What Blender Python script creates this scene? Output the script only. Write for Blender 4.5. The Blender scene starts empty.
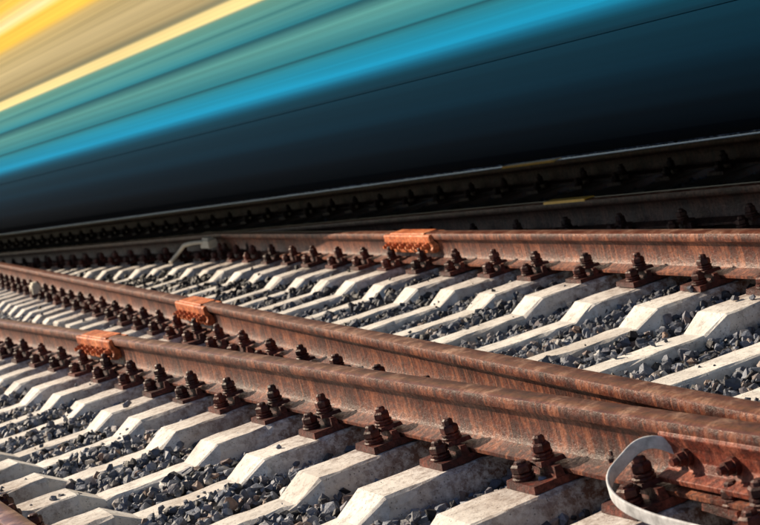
import bpy, math, numpy as np, random, bmesh
from mathutils import Vector, Matrix
random.seed(3); rng=np.random.default_rng(5)
scene=bpy.context.scene
scene.view_settings.view_transform='Standard'; scene.view_settings.look='None'
scene.view_settings.exposure=0
def link(o,parent=None):
    scene.collection.objects.link(o)
    if parent: o.parent=parent
    return o
def empty(name):
    e=bpy.data.objects.new(name,None); e.empty_display_size=.2
    return link(e)
def mesh_obj(name,verts,faces,mat,parent=None,smooth=False,bevel=0,attr=None,fix=False):
    me=bpy.data.meshes.new(name); me.from_pydata([tuple(v) for v in verts],[],faces)
    me.materials.append(mat)
    if attr is not None:
        a=me.attributes.new('var','FLOAT','POINT'); a.data.foreach_set('value',np.array(attr,dtype=np.float32))
    me.validate(); me.update()
    if fix:
        bm=bmesh.new(); bm.from_mesh(me); bmesh.ops.recalc_face_normals(bm,faces=bm.faces); bm.to_mesh(me); bm.free()
    o=bpy.data.objects.new(name,me); link(o,parent)
    if smooth:
        me.polygons.foreach_set('use_smooth',[True]*len(me.polygons))
        try: me.set_sharp_from_angle(angle=math.radians(38))
        except Exception: pass
    if bevel:
        m=o.modifiers.new('b','BEVEL'); m.width=bevel; m.segments=2; m.limit_method='ANGLE'; m.angle_limit=math.radians(30)
    return o
# ---------------------------------------------------------------- materials
class N:
    def __init__(s,name):
        s.m=bpy.data.materials.new(name); s.m.use_nodes=True; s.t=s.m.node_tree
        s.b=s.t.nodes['Principled BSDF']; s.out=s.t.nodes['Material Output']
    def n(s,typ,**kw):
        x=s.t.nodes.new(typ)
        for k,v in kw.items():
            if k.startswith('i_'):
                key=k[2:]
                x.inputs[int(key) if key.isdigit() else key.replace('_',' ')].default_value=v
            else: setattr(x,k,v)
        return x
    def l(s,a,b): s.t.links.new(a,b)
    def coord(s,scale=(1,1,1),kind='Object',rot=(0,0,0)):
        tc=s.n('ShaderNodeTexCoord'); mp=s.n('ShaderNodeMapping')
        mp.inputs['Scale'].default_value=scale; mp.inputs['Rotation'].default_value=rot
        s.l(tc.outputs[kind],mp.inputs['Vector']); return mp.outputs['Vector']
    def noise(s,vec,scale,detail=4,rough=.6):
        x=s.n('ShaderNodeTexNoise'); x.inputs['Scale'].default_value=scale
        x.inputs['Detail'].default_value=detail; x.inputs['Roughness'].default_value=rough
        s.l(vec,x.inputs['Vector']); return x.outputs['Fac']
    def ramp(s,fac,stops,interp='LINEAR'):
        r=s.n('ShaderNodeValToRGB'); e=r.color_ramp; e.interpolation=interp
        while len(e.elements)<len(stops): e.elements.new(0.5)
        for el,(p,c) in zip(e.elements,stops):
            el.position=p; el.color=(c[0],c[1],c[2],1) if not isinstance(c,(int,float)) else (c,c,c,1)
        s.l(fac,r.inputs['Fac']); return r.outputs['Color']
    def mix(s,fac,a,b,mode='MIX'):
        x=s.n('ShaderNodeMix',data_type='RGBA',blend_type=mode)
        for sock,v in ((x.inputs[0],fac),(x.inputs[6],a),(x.inputs[7],b)):
            if isinstance(v,(int,float)): sock.default_value=v
            elif isinstance(v,tuple): sock.default_value=(v[0],v[1],v[2],1)
            else: s.l(v,sock)
        return x.outputs[2]
    def bump(s,h,strength=.5,dist=.01):
        x=s.n('ShaderNodeBump'); x.inputs['Strength'].default_value=strength; x.inputs['Distance'].default_value=dist
        s.l(h,x.inputs['Height']); s.l(x.outputs['Normal'],s.b.inputs['Normal'])
def rust_mat(name,dark,mid,light,rough=.75,spec=.3,streak=True):
    k=N(name); v=k.coord()
    n1=k.noise(v,5,5,.8); n2=k.noise(v,60,4,.7)
    c=k.ramp(n1,[(.38,dark),(.5,mid),(.63,light)])
    c=k.mix(k.ramp(n2,[(.42,.0),(.62,.85)]),c,tuple(x*.3 for x in mid))
    if streak:
        vs=k.coord((26,26,1.6)); n3=k.noise(vs,1.6,4,.65)
        c=k.mix(k.ramp(n3,[(.52,0.),(.68,.75)]),c,light)
        c=k.mix(k.ramp(n3,[(.32,.9),(.47,0.)]),c,dark)
    k.l(c,k.b.inputs['Base Color']); k.l(k.ramp(n2,[(.3,rough-.18),(.7,rough+.15)]),k.b.inputs['Roughness'])
    k.b.inputs['Specular IOR Level'].default_value=spec
    k.bump(n2,.8,.005); return k.m
M_rail=rust_mat('rail_rust',(.035,.009,.007),(.135,.032,.018),(.34,.12,.06),.5,.5)
M_fast=rust_mat('fastening_rust',(.020,.004,.004),(.08,.015,.010),(.2,.05,.03),.55,.4,False)
M_raildark=rust_mat('rail_shaded',(.015,.007,.006),(.05,.018,.013),(.1,.045,.03),.55,.4)  # rust darkened so its colour carries the shade by the train
M_joint=rust_mat('joint_red_rust',(.07,.014,.010),(.21,.042,.024),(.38,.12,.07),.55,.3)
M_orange=rust_mat('orange_paint',(.3,.07,.03),(.72,.19,.06),(.85,.36,.18),.6,.3,False)
def shiny():
    k=N('rail_running_surface'); v=k.coord(); n=k.noise(v,15,3)
    k.l(k.ramp(n,[(.3,(.5,.52,.56)),(.7,(.8,.8,.82))]),k.b.inputs['Base Color'])  # bright sheen along the head put into a pale base colour
    k.b.inputs['Metallic'].default_value=.2; k.b.inputs['Roughness'].default_value=.25; return k.m
M_shiny=shiny()
def worn():
    k=N('rail_worn_head'); v=k.coord((6,6,6)); n=k.noise(v,1.5,5,.7); n2=k.noise(k.coord(),80,3,.6)
    c=k.ramp(n,[(.3,(.08,.022,.015)),(.5,(.20,.065,.04)),(.66,(.5,.28,.2))])
    c=k.mix(k.ramp(n2,[(.45,0.),(.65,.6)]),c,(.05,.016,.011))
    k.l(c,k.b.inputs['Base Color']); k.b.inputs['Metallic'].default_value=.35; k.b.inputs['Roughness'].default_value=.33
    k.bump(n2,.3,.002); return k.m
M_worn=worn()
def concrete(name,a,b,dirt,stain=.7):
    k=N(name); v=k.coord()
    n1=k.noise(v,4,5,.7); n2=k.noise(v,26,5,.78); n4=k.noise(v,1.7,3,.6)
    c=k.ramp(n1,[(.34,a),(.6,b)])
    c=k.mix(k.ramp(n2,[(.5,0.),(.66,stain)]),c,dirt)
    c=k.mix(k.ramp(n4,[(.45,0.),(.7,.35)]),c,(.3,.22,.17))
    at=k.n('ShaderNodeAttribute',attribute_name='var')
    f=k.n('ShaderNodeMath',operation='MULTIPLY'); k.l(at.outputs['Fac'],f.inputs[0]); k.l(k.ramp(n2,[(.35,.15),(.58,1.)]),f.inputs[1])
    c=k.mix(f.outputs[0],c,(.14,.06,.036))
    vo=k.n('ShaderNodeTexVoronoi',i_Scale=70.); k.l(v,vo.inputs['Vector'])
    pit=k.ramp(vo.outputs['Distance'],[(.04,0.),(.18,1.)])
    c=k.mix(pit,k.mix(.6,c,(.08,.07,.065)),c)
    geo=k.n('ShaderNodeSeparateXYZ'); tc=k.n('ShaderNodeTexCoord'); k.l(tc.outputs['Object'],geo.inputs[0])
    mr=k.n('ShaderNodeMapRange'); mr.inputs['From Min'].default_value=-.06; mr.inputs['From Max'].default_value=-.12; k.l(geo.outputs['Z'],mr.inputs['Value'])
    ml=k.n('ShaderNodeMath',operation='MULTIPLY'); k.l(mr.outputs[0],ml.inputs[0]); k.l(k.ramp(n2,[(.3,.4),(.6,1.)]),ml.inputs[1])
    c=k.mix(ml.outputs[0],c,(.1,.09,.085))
    k.l(c,k.b.inputs['Base Color']); k.b.inputs['Roughness'].default_value=.9
    h=k.mix(.5,n2,pit); k.bump(h,.9,.008); return k.m
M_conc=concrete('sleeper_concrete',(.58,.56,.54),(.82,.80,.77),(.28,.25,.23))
M_concd=concrete('sleeper_concrete_shaded',(.05,.045,.04),(.10,.09,.085),(.03,.028,.025))  # concrete colour darkened to hold the shade under the train
def stone():
    k=N('ballast_stone'); v=k.coord()
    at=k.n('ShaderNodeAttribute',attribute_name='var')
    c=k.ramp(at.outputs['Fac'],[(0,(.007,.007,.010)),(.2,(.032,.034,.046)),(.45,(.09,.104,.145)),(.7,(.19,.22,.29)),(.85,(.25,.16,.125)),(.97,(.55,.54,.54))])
    n=k.noise(v,50,4,.7); c=k.mix(k.ramp(n,[(.42,0.),(.66,.7)]),c,k.mix(.6,c,(.014,.013,.014)))
    k.l(c,k.b.inputs['Base Color']); k.b.inputs['Roughness'].default_value=.6
    k.b.inputs['Specular IOR Level'].default_value=.5
    k.bump(n,.7,.008); return k.m
M_stone=stone()
def ground_m():
    k=N('ballast_ground'); v=k.coord()
    vo=k.n('ShaderNodeTexVoronoi',i_Scale=22.); k.l(v,vo.inputs['Vector'])
    n=k.noise(v,3,4); n2=k.noise(v,45,3)
    c=k.ramp(vo.outputs['Color'],[(.1,(.018,.017,.018)),(.5,(.045,.043,.045)),(.9,(.09,.085,.085))])
    c=k.mix(k.ramp(n,[(.4,0.),(.65,.7)]),c,(.035,.024,.018))
    k.l(c,k.b.inputs['Base Color']); k.b.inputs['Roughness'].default_value=.95
    k.bump(k.mix(.4,vo.outputs['Distance'],n2),1.,.03); return k.m
M_ground=ground_m()
def flat(name,c,rough=.5,metal=0,var=.25,spec=.5):
    k=N(name); v=k.coord(); n=k.noise(v,30,4)
    k.l(k.mix(k.ramp(n,[(.35,0.),(.7,1.)]),c,tuple(x*(1-var) for x in c)),k.b.inputs['Base Color'])
    k.b.inputs['Roughness'].default_value=rough; k.b.inputs['Metallic'].default_value=metal; k.b.inputs['Specular IOR Level'].default_value=spec
    k.bump(n,.2,.002); return k.m
M_strap=flat('galvanised_strap',(.66,.67,.7),.7,0,.55)
M_pale=flat('pale_plastic',(.6,.55,.45),.6)
M_glint=flat('yellow_rail_glint',(1,.55,.04),.5,0,.2)  # golden sun glint given as a base colour
M_black=flat('black_steel',(.012,.013,.016),.6,spec=.1)
# ---------------------------------------------------------------- rails
BASE=.025
def prof():
    r=[(-.075,0),(-.075,.011),(-.05,.017),(-.02,.028),(-.0105,.045),(-.009,.09),(-.0105,.120),(-.018,.133),(-.034,.140),
       (-.037,.146),(-.0375,.165),(-.034,.175),(-.024,.1795),(0,.1805)]
    return r+[(-x,z) for x,z in reversed(r[:-1])]
def rail(name,pts,parent,mat,top):
    P=prof(); n=len(P); vs=[];fs=[];fm=[]
    out=[pts[0]]
    for a,b in zip(pts[:-1],pts[1:]):
        L=math.hypot(b[0]-a[0],b[1]-a[1]); k=max(1,int(L/1.5))
        for i in range(1,k+1): out.append((a[0]+(b[0]-a[0])*i/k,a[1]+(b[1]-a[1])*i/k))
    for i,p in enumerate(out):
        a=out[max(0,i-1)]; b=out[min(len(out)-1,i+1)]
        d=Vector((b[0]-a[0],b[1]-a[1])).normalized(); nr=Vector((d.y,-d.x))
        for x,z in P: vs.append((p[0]+nr.x*x,p[1]+nr.y*x,BASE+z))
    for i in range(len(out)-1):
        for j in range(n):
            k=(j+1)%n
            fs.append((i*n+j,(i+1)*n+j,(i+1)*n+k,i*n+k)); fm.append(1 if 11<=j<=14 else 0)
    fs.append(tuple(range(n))); fm.append(0); fs.append(tuple(reversed(range((len(out)-1)*n,len(out)*n)))); fm.append(0)
    o=mesh_obj(name,vs,fs,mat,parent,smooth=True)
    o.data.materials.append(top)
    o.data.polygons.foreach_set('material_index',fm)
    return o
def dirv(a): a=math.radians(a); return Vector((-math.sin(a),math.cos(a)))
def nrm(a): a=math.radians(a); return Vector((math.cos(a),math.sin(a)))
class Line:
    def __init__(s,p,ang): s.p=Vector(p); s.a=ang; s.d=dirv(ang); s.n=nrm(ang)
    def at(s,y): return s.p+s.d*((y-s.p.y)/s.d.y)
    def isect(s,p,d): return (s.p-p).dot(s.n)/d.dot(s.n)
D=Line((-.1,5.86),22.2); E=Line(D.p-D.n*1.37,22.2)
C=Line((.784,3.99),17.43); B=Line((1.477,6.69),18.3)
A=Line((1.858,8.16),24.5); A2=Line((2.48,10.55),24.5)
def t2(v): return (v.x,v.y)
front=empty('railway_track'); mid=empty('railway_track'); back=empty('railway_track')
rail('far_rail',[t2(D.at(-4)),t2(D.at(60))],front,M_rail,M_worn)
rail('near_rail',[t2(E.at(-4)),t2(E.at(60))],front,M_rail,M_worn)
cb=C.at(20.5)
rail('near_rail',[t2(C.at(2.4)),t2(cb),t2(cb+A.d*40)],mid,M_rail,M_worn)
rail('far_rail',[t2(B.at(-2)),t2(B.at(15.6))],mid,M_rail,M_worn)
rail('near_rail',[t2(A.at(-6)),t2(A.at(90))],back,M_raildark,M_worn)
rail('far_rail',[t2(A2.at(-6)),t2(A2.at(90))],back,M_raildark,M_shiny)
# ---------------------------------------------------------------- sleepers + fastenings
class Acc:
    def __init__(s): s.v=[];s.f=[];s.a=[]
    def add(s,v,f,a=None):
        o=len(s.v); s.v+=v; s.f+=[tuple(i+o for i in q) for q in f]; s.a+= a if a else [0]*len(v)
sleeper_boxes=[]
def sleeper(acc,p0,d,t0,t1,seats,zoff=0):
    perp=Vector((-d.y,d.x)); st=set([t0,t1])
    for s in seats:
        for q in (-.50,-.40,-.16,0,.16,.40,.50): st.add(s+q)
    x=t0
    while x<t1:
        if min(abs(x-q) for q in st)>.03: st.add(x)
        x+=.07
    st=sorted(x for x in st if t0<=x<=t1)
    def top(t):
        m=min(abs(t-s) for s in seats)
        return 0 if m<=.401 else -.058*min(1,(m-.40)/.10)
    j=random.uniform(-.006,.006); vs=[];at=[]
    for t in st:
        z=top(t)+zoff+j; raised=1+z/.058
        wt=.088+.024*max(0,min(1,raised)); wb=.150
        m=min(abs(t-s) for s in seats); r=max(0,1-m/.40)
        ch=[.010*random.choice([1,1,1,1.4,2.4]) for _ in range(2)]
        for w,zz in ((-wb,-.2),(-wt-.012,z-.035),(-wt,z-ch[0]*.6),(-wt+ch[0],z),(wt-ch[1],z),(wt,z-ch[1]*.6),(wt+.012,z-.035),(wb,-.2)):
            q=p0+d*t+perp*(w+random.uniform(-.003,.003)); vs.append((q.x,q.y,zz+random.uniform(-.002,.002))); at.append(min(1,r*1.1))
    n=8; fs=[]
    for i in range(len(st)-1):
        for k in range(n-1): fs.append((i*n+k,i*n+k+1,(i+1)*n+k+1,(i+1)*n+k))
    fs.append(tuple(reversed(range(n)))); fs.append(tuple(range((len(st)-1)*n,len(st)*n)))
    acc.add(vs,fs,at); sleeper_boxes.append((p0.copy(),d.copy(),t0,t1,seats))
def box(acc,p,d,x0,x1,y0,y1,z0,z1,tap=0):
    pe=Vector((-d.y,d.x)); vs=[]
    for z,q in ((z0,0),(z1,tap)):
        for x,y in ((x0+q,y0+q),(x1-q,y0+q),(x1-q,y1-q),(x0+q,y1-q)):
            w=p+d*x+pe*y; vs.append((w.x,w.y,z))
    acc.add(vs,[(3,2,1,0),(4,5,6,7),(0,1,5,4),(1,2,6,5),(2,3,7,6),(3,0,4,7)])
def stack(acc,p,rings,n,rot=0):
    vs=[(p.x+r*math.cos(rot+i*2*math.pi/n),p.y+r*math.sin(rot+i*2*math.pi/n),z) for z,r in rings for i in range(n)]
    m=len(rings); fs=[tuple(reversed(range(n))),tuple(range((m-1)*n,m*n))]
    for j in range(m-1):
        fs+=[(j*n+i,j*n+(i+1)%n,(j+1)*n+(i+1)%n,(j+1)*n+i) for i in range(n)]
    acc.add(vs,fs)
def bolt(acc,p,z,stud,r=.02):
    rot=random.uniform(0,1)
    stack(acc,p,[(z,r*1.45),(z+.006,r*1.5),(z+.010,r*1.3),(z+.013,r*1.42),(z+.018,r*1.4),(z+.020,r*1.1)],12,rot)
    stack(acc,p,[(z+.0201,r*1.2),(z+.024,r*1.36),(z+.040,r*1.34),(z+.046,r*1.08)],6,rot)
    stack(acc,p,[(z+.0461,r*.82),(z+.046+stud*.7,r*.78),(z+.046+stud,r*.5)],8,rot)
def fastening(acc,p,d):
    pe=Vector((-d.y,d.x))
    box(acc,p,d,-.19,.19,-.085,.085,.0,.022,.004)
    for s in (-1,1):
        box(acc,p,d,*sorted((s*.082,s*.112)),-.078,.078,.0221,.052,.005)
        box(acc,p,d,*sorted((s*.046,s*.128)),-.038,.038,.0525,.066,.004)
        bolt(acc,p+d*(s*.096)+pe*random.uniform(-.006,.006),.0665,random.uniform(.012,.026),.0215)
        bolt(acc,p+d*(s*.155)+pe*random.uniform(-.035,.035),.0221,random.uniform(.008,.018),.0225)
def track(parent,smat,L1,L2,p_first,n0,n1,sp,near_over,far_over,zoff=0,fmat=M_fast):
    S=Acc();F=Acc()
    for i in range(n0,n1):
        p=Vector(p_first)+L1.d*(i*sp+random.uniform(-.015,.015)); d=L1.n
        rnd=random.uniform(-.02,.02); d=Vector((d.x*math.cos(rnd)-d.y*math.sin(rnd),d.x*math.sin(rnd)+d.y*math.cos(rnd)))
        a=L1.isect(p,d); b=L2.isect(p,d)
        t0,t1=a-near_over(p),b+far_over(p)
        if t1-t0<.5: continue
        sleeper(S,p,d,t0,t1,[a,b],zoff)
        if p.y<30:
            fastening(F,p+d*a,L1.n); fastening(F,p+d*b,L2.n)
    mesh_obj('sleepers',S.v,S.f,smat,parent,attr=S.a)
    mesh_obj('fastenings',F.v,F.f,fmat,parent)
def gapDC(p):
    q=D.p+D.d*((p-D.p).dot(D.d)); return (C.p-q).dot(C.n)/D.n.dot(C.n)
off=E.isect(Vector((-.106,5.71)),D.n)
track(front,M_conc,E,D,Vector((-.106,5.71))+D.n*off,-12,70,.545,lambda p:.5,lambda p:max(.1,min(.55,gapDC(p)-.42 if p.y>9 else gapDC(p)*.5)))
offc=C.isect(Vector((1.016,8.05)),C.n)
track(mid,M_conc,C,B,Vector((1.016,8.05))+C.n*offc,-14,14,.545,lambda p:max(.1,min(.5,.45*abs(gapDC(p)))),lambda p:.22 if p.y>8 else .5,-.002)
track(mid,M_conc,C,A,Vector((1.016,8.05))+C.n*offc,14,26,.545,lambda p:.5,lambda p:-.15,-.002)
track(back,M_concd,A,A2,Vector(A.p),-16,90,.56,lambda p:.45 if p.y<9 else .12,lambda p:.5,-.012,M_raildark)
# ---------------------------------------------------------------- insulated joints / fishplates
def fishplate(name,line,p,length,mat,tall,bolts,bmat):
    e=empty(name); d=line.n; q=line.p+line.d*((Vector(p)-line.p).dot(line.d))
    P=Acc();Bt=Acc(); h=length/2
    for s in (-1,1):
        prf=[(.014,.070),(.040,.062),(.058,.068),(.061,.085),(.050,.100),(.050,.118),(.060,.132),(.061,.168),(.056,.176),(.0385,.177),(.0385,.14),(.014,.11)] if tall else \
            [(.020,.030),(.070,.036),(.072,.050),(.036,.062),(.026,.085),(.030,.118),(.042,.148),(.038,.158),(.012,.158)]
        n=len(prf); vs=[]
        for y in (-h,-h+.012,h-.012,h):
            for x,z in prf:
                w=q+d*(s*(x-(.004 if abs(y)==h else 0)))+line.d*y; vs.append((w.x,w.y,z+(.022 if tall else .017)))
        fs=[]
        for i in range(3):
            for j in range(n):
                jj=(j+1)%n; fs.append((i*n+j,i*n+jj,(i+1)*n+jj,(i+1)*n+j))
        fs+= [tuple(range(n)),tuple(range(3*n,4*n))]
        P.add(vs,fs)
    mesh_obj('plates',P.v,P.f,mat,e,bevel=.002,fix=True)
    if tall:
        T=Acc(); box(T,q,d,-.048,.048,-h+.1,h-.1,.2005,.2075,.004); mesh_obj('cap',T.v,T.f,mat,e)
    for i in range(bolts):
        y=-h+length*(i+.5)/bolts
        for s in (-1,1):
            x_=.049 if tall else .028
            for x0,x1,r,n in ((x_,x_+.014,.024,12),(x_+.014,x_+.034,.019,6),(x_+.034,x_+.05,.011,8)):
                vs=[]
                for x in (x0,x1):
                    for k in range(n):
                        an=k*2*math.pi/n+i
                        w=q+d*(s*x)+line.d*(y+r*math.cos(an)); vs.append((w.x,w.y,(.13 if tall else .115)+r*math.sin(an)))
                fs=[tuple(range(n)),tuple(range(n,2*n))]+[(k,(k+1)%n,n+(k+1)%n,n+k) for k in range(n)]
                Bt.add(vs,fs)
    mesh_obj('bolts',Bt.v,Bt.f,bmat,e,fix=True)
    return e
fishplate('insulated_rail_joint',D,(-1.66,9.57),.78,M_orange,1,6,M_orange)
fishplate('insulated_rail_joint',C,(-1.12,9.94),.78,M_orange,1,6,M_orange)
fishplate('insulated_rail_joint',B,(.19,10.4),.8,M_orange,1,6,M_orange)
fishplate('rail_fishplate',D,(.75,3.82),.8,M_joint,0,4,M_fast)
# ---------------------------------------------------------------- earthing strap
def strap(name,pts,w,t,mat,parent=None):
    cu=bpy.data.curves.new(name,'CURVE'); cu.dimensions='3D'
    sp=cu.splines.new('NURBS'); sp.points.add(len(pts)-1); sp.order_u=3; sp.use_endpoint_u=True
    for q,p in zip(sp.points,pts): q.co=(*p,1)
    cu.resolution_u=16; cu.bevel_depth=t; cu.bevel_resolution=3; cu.extrude=w; cu.twist_mode='Z_UP'
    cu.materials.append(mat); o=bpy.data.objects.new(name,cu); link(o,parent); return o
def off_rail(L,y,side,z):
    p=L.at(y)+L.n*side; return (p.x,p.y,z)
strap('earthing_strap',[off_rail(D,4.15,-.012,.12),off_rail(D,4.16,-.05,.155),off_rail(D,4.20,-.085,.155),off_rail(D,4.21,-.13,.13),off_rail(D,4.20,-.20,.10),off_rail(D,4.12,-.24,.07),off_rail(D,3.98,-.245,.05),off_rail(D,3.84,-.24,.045),off_rail(D,3.66,-.23,.04),off_rail(D,3.3,-.22,.03),off_rail(D,2.9,-.22,.02)],.013,.004,M_strap)
def small_box(name,p,d,L,Wd,Hh,z,mat):
    S=Acc(); box(S,Vector(p),d,-L/2,L/2,-Wd/2,Wd/2,z,z+Hh,.01)
    box(S,Vector(p),d,-L/2+.03,L/2-.03,-Wd/2+.02,Wd/2-.02,z+Hh+.0005,z+Hh+.02,.008)
    e=empty(name); mesh_obj('housing',S.v,S.f,mat,e,bevel=.006); return e
q=B.at(15.0)-B.n*.13
small_box('cable_junction_box',t2(q),B.d,.30,.1,.07,.11,M_pale)
strap('track_cable',[(q.x,q.y,.16),(q.x-.22,q.y+.2,.19),(q.x-.3,q.y+.45,.12),(q.x-.45,q.y+.7,.02)],.002,.016,M_pale)
q=C.at(16.5)-C.n*.12
small_box('track_bond_box',t2(q),C.d,.22,.1,.09,.02,M_pale)
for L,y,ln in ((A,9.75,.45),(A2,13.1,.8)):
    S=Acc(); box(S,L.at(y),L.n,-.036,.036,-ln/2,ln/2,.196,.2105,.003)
    e=empty('rail_sun_glint'); mesh_obj('glint',S.v,S.f,M_glint,e)  # sun glint on the rail head, added as a thin yellow slab
# ---------------------------------------------------------------- ground + ballast stones
gs=900
xs=[-gs,-40,-12,12,40,gs]; vs=[];fs=[]; n=len(xs)
for y in xs:
    for x in xs: vs.append((x,y,-.105))
for j in range(n-1):
    for i in range(n-1): fs.append((j*n+i,j*n+i+1,(j+1)*n+i+1,(j+1)*n+i))
mesh_obj('ground',vs,fs,M_ground)
def hulls(k):
    out=[]
    for i in range(k):
        bm=bmesh.new()
        pts=rng.normal(size=(13,3)); pts/=np.linalg.norm(pts,axis=1)[:,None]; pts*=rng.uniform(.8,1.08,(13,1)); pts*=np.array([1.05,rng.uniform(.65,.95),rng.uniform(.6,.85)])
        for p in pts: bm.verts.new(p)
        bmesh.ops.convex_hull(bm,input=bm.verts)
        for v in [v for v in bm.verts if not v.link_faces]: bm.verts.remove(v)
        bm.verts.index_update()
        V=np.array([v.co[:] for v in bm.verts]); F=np.array([[v.index for v in f.verts] for f in bm.faces]); bm.free()
        out.append((V,F))
    return out
H=hulls(20)
def scatter(ymin,ymax,dens,xm,smin,smax):
    Y=np.sqrt(rng.uniform(ymin**2,ymax**2,int(dens*.27*(ymax**2-ymin**2)+ dens*xm*(ymax-ymin))))
    X=rng.uniform(-1,1,len(Y))*(Y*.25+xm*.5)
    P=np.stack([X,Y],1); inside=np.zeros(len(P),bool); tz=np.full(len(P),-.058)
    for p0,d,t0,t1,seats in sleeper_boxes:
        r=P-np.array([p0.x,p0.y]); t=r@np.array([d.x,d.y]); w=np.abs(r@np.array([-d.y,d.x]))
        m=(t>t0-.02)&(t<t1+.02)&(w<.106); inside|=m
        dm=np.minimum(np.abs(t-seats[0]),np.abs(t-seats[1])); tz[m]=(-.058*np.clip((dm-.4)/.1,0,1))[m]
    keep=~inside|(rng.random(len(P))<np.where(tz<-.03,.025,.010))
    P=P[keep]; ins=inside[keep]; tz=tz[keep]
    n=len(P); s=rng.uniform(smin,smax,n)*rng.choice([.45,.7,1,1,1.3],n)
    und=.016*np.sin(P[:,0]*5.1+P[:,1]*2)+.013*np.sin(P[:,0]*2.3-P[:,1]*3.7)
    z=rng.uniform(-.104,-.062,n)+und
    s[ins]*=rng.choice([.3,.5,.8],ins.sum())
    z[ins]=tz[ins]+s[ins]*.5
    return P,z,s
parts=[scatter(2.8,9.5,1400,1.6,.017,.030),scatter(9.5,16,620,1.6,.022,.036),scatter(16,26,170,2,.032,.055)]
P=np.concatenate([a[0] for a in parts]); Z=np.concatenate([a[1] for a in parts]); S=np.concatenate([a[2] for a in parts])
n=len(P); print('stones',n)
kind=rng.integers(0,len(H),n)
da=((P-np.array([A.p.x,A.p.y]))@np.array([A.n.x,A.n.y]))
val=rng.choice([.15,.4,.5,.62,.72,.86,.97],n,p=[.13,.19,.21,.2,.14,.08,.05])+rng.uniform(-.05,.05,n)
dark=np.clip((da+1.5)/.7,0,1); val=val*(1-dark)+dark*rng.uniform(0,.3,n)  # shade beside and under the train mixed into the stone tones
VV=[];FF=[];AA=[];o=0
for k in range(len(H)):
    V,F=H[k]; idx=np.where(kind==k)[0]; m=len(idx)
    q=rng.normal(size=(m,4)); q[:,1:3]*=.45; q/=np.linalg.norm(q,axis=1)[:,None]
    w,x,y,z=q.T
    R=np.stack([1-2*(y*y+z*z),2*(x*y-z*w),2*(x*z+y*w),2*(x*y+z*w),1-2*(x*x+z*z),2*(y*z-x*w),2*(x*z-y*w),2*(y*z+x*w),1-2*(x*x+y*y)],1).reshape(m,3,3)
    Wv=np.einsum('mij,vj->mvi',R,V)*S[idx][:,None,None]
    Wv[:,:,0]+=P[idx,0][:,None]; Wv[:,:,1]+=P[idx,1][:,None]; Wv[:,:,2]+=Z[idx][:,None]
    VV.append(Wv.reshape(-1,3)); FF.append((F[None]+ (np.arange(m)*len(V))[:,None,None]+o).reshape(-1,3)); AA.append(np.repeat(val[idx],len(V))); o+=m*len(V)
VV=np.concatenate(VV);FF=np.concatenate(FF);AA=np.concatenate(AA)
me=bpy.data.meshes.new('track_ballast'); me.vertices.add(len(VV)); me.vertices.foreach_set('co',VV.astype(np.float32).ravel())
me.loops.add(FF.size); me.loops.foreach_set('vertex_index',FF.astype(np.int32).ravel())
me.polygons.add(len(FF)); me.polygons.foreach_set('loop_start',np.arange(0,FF.size,3,dtype=np.int32))
me.polygons.foreach_set('loop_total',np.full(len(FF),3,dtype=np.int32))
me.polygons.foreach_set('use_smooth',np.zeros(len(FF),dtype=bool))
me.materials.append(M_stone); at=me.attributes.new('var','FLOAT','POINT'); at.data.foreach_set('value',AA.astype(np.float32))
me.update(calc_edges=True); link(bpy.data.objects.new('track_ballast',me))
# ---------------------------------------------------------------- train
train=empty('passenger_train'); base=A.p-A.n*.8
train.location=(base.x,base.y,0); train.rotation_euler=(0,0,math.radians(24.5))
def train_mat():
    k=N('train_livery_glow_streaked'); tc=k.n('ShaderNodeTexCoord'); sp=k.n('ShaderNodeSeparateXYZ'); k.l(tc.outputs['Object'],sp.inputs[0])
    mr=k.n('ShaderNodeMapRange'); mr.inputs['From Min'].default_value=.5; mr.inputs['From Max'].default_value=3.5
    k.l(sp.outputs['Z'],mr.inputs['Value'])
    def z(h): return (h-.5)/3
    cyan=(.006,.30,.60); teal=(.020,.22,.32); tealL=(.09,.34,.37); dk=(.010,.09,.14)
    cream=(1,.85,.42); tan=(.40,.34,.19); gold_glow=(1,.66,.1)  # gold stops: sunset glow on the upper side, coloured into the livery
    st=[(z(1.10),(.002,.030,.062)),(z(1.16),(.002,.05,.10)),(z(1.20),(.004,.13,.27)),(z(1.24),cyan),(z(1.31),(.010,.29,.52)),(z(1.375),teal),(z(1.39),dk),(z(1.40),teal),(z(1.53),tealL),
        (z(1.60),dk),(z(1.613),teal),(z(1.70),tealL),(z(1.715),(.04,.22,.27)),(z(1.73),tealL),(z(1.81),(.12,.33,.3)),(z(1.83),cream),(z(1.89),cream),(z(1.91),(.2,.22,.16)),(z(1.97),tan),(z(2.10),(.58,.50,.29)),
        (z(2.22),(.45,.38,.2)),(z(2.30),(.6,.48,.22)),(z(2.36),gold_glow),(z(2.47),gold_glow),(z(2.54),(1,.88,.5)),(z(2.68),gold_glow),(z(2.85),(.5,.36,.1)),(z(2.95),(.05,.06,.06)),(z(3.45),(.06,.08,.08))]
    c=k.ramp(mr.outputs[0],st)
    v=k.coord((6,.03,34)); n=k.noise(v,1,3,.55); v2=k.coord((1,.12,7)); n2=k.noise(v2,1,3,.5)
    c=k.mix(1.,c,k.ramp(n,[(.3,.82),(.7,1.08)]),'MULTIPLY'); c=k.mix(1.,c,k.ramp(n2,[(.3,.85),(.7,1.12)]),'MULTIPLY')
    k.l(c,k.b.inputs['Base Color']); k.b.inputs['Roughness'].default_value=.8; k.b.inputs['Specular IOR Level'].default_value=.015
    return k.m
M_train=train_mat()
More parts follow.
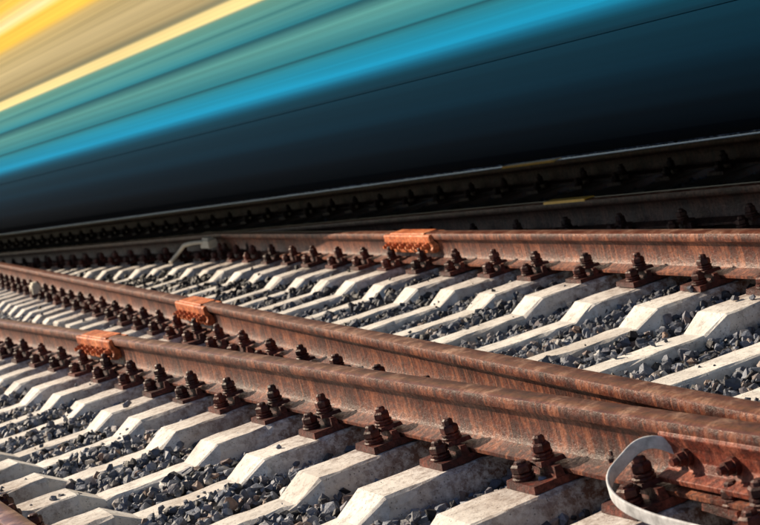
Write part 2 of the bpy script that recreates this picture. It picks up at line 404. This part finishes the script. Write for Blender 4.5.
def under_mat():
    k=N('underframe_streaked'); tc=k.n('ShaderNodeTexCoord'); sp=k.n('ShaderNodeSeparateXYZ'); k.l(tc.outputs['Object'],sp.inputs[0])
    mr=k.n('ShaderNodeMapRange'); mr.inputs['From Min'].default_value=.55; mr.inputs['From Max'].default_value=1.1; k.l(sp.outputs['Z'],mr.inputs['Value'])
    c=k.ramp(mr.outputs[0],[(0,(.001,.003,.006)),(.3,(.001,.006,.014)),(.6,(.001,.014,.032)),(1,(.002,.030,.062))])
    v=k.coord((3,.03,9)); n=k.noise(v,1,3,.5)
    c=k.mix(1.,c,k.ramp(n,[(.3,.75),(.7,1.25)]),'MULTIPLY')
    k.l(c,k.b.inputs['Base Color']); k.b.inputs['Roughness'].default_value=.8; k.b.inputs['Specular IOR Level'].default_value=.015; return k.m
M_under=under_mat()
def extrude(name,pr,y0,y1,mat,smooth=True,ny=30):
    n=len(pr); vs=[];fs=[]
    for j in range(ny+1):
        y=y0+(y1-y0)*j/ny
        vs+=[(x,y,z) for x,z in pr]
    for j in range(ny):
        for i in range(n): k=(i+1)%n; fs.append((j*n+i,j*n+k,(j+1)*n+k,(j+1)*n+i))
    fs+=[tuple(range(n)),tuple(range(ny*n,(ny+1)*n))]
    return mesh_obj(name,vs,fs,mat,train,smooth=smooth,fix=True)
W=3.1
left=[(0,1.10),(0,1.80),(0,2.4),(0,2.6),(.005,2.9),(.03,3.3),(.06,3.6),(.16,3.85),(.4,4.05),(.8,4.2),(W/2,4.28)]
pr=left+[(W-x,z) for x,z in reversed(left[:-1])]
extrude('car_body',pr,-18,78,M_train)
extrude('window_band',[(-.002,2.98),(.0,3.0),(.012,3.38),(.3,3.38),(.3,2.98)],-17.5,77.5,M_black)
un=[(.003,1.098),(.004,.95),(.03,.75),(.07,.62),(.13,.56),(W-.13,.56),(W-.07,.62),(W-.004,.95),(W-.003,1.098)]
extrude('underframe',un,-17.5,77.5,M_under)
Wh=Acc()
for yy in (-12,-14.4,48,50.4):
    for xx in (.8,.8+1.56):
        for x0,x1,r in ((xx-.05,xx+.07,.46),(xx+.07,xx+.1,.49)):
            n_=32; vs=[(x,yy+r*math.cos(k*2*math.pi/n_),.69+r*math.sin(k*2*math.pi/n_)) for x in (x0,x1) for k in range(n_)]
            Wh.add(vs,[tuple(range(n_)),tuple(range(n_,2*n_))]+[(k,(k+1)%n_,n_+(k+1)%n_,n_+k) for k in range(n_)])
mesh_obj('wheels',Wh.v,Wh.f,M_black,train)
# ---------------------------------------------------------------- light
w=bpy.data.worlds.new('World'); scene.world=w; w.use_nodes=True; nt=w.node_tree
sky=nt.nodes.new('ShaderNodeTexSky'); sky.sky_type='NISHITA'; sky.sun_disc=False
to=Vector((-.78,.60,0)).normalized(); el=math.radians(31)
to=Vector((to.x*math.cos(el),to.y*math.cos(el),math.sin(el)))
sky.sun_elevation=el; sky.sun_rotation=math.atan2(to.x,to.y)
bg=nt.nodes['Background']; bg.inputs['Strength'].default_value=.095; nt.links.new(sky.outputs[0],bg.inputs['Color'])
sl=bpy.data.lights.new('sun','SUN'); sl.energy=7.4; sl.angle=math.radians(.6); sl.color=(1,.82,.6)
so=link(bpy.data.objects.new('sun',sl)); so.rotation_euler=(-to).to_track_quat('-Z','Y').to_euler(); so.location=(0,0,20)
# ---------------------------------------------------------------- camera
cam=bpy.data.cameras.new('camera'); co=link(bpy.data.objects.new('camera',cam)); scene.camera=co
f=1715; cam.sensor_width=36; cam.lens=f/760*36; cam.clip_end=3000; cam.clip_start=.05
th=math.atan(.28); pit=math.atan(189/f)
fw=Vector((0,math.cos(pit),-math.sin(pit))); up0=Vector((0,math.sin(pit),math.cos(pit))); r0=Vector((1,0,0))
R=r0*math.cos(th)-up0*math.sin(th); U=r0*math.sin(th)+up0*math.cos(th)
m=Matrix((R,U,-fw)).transposed().to_4x4(); m.translation=Vector((0,0,1.225)); co.matrix_world=m
cam.dof.use_dof=True; cam.dof.focus_distance=5.6; cam.dof.aperture_fstop=7
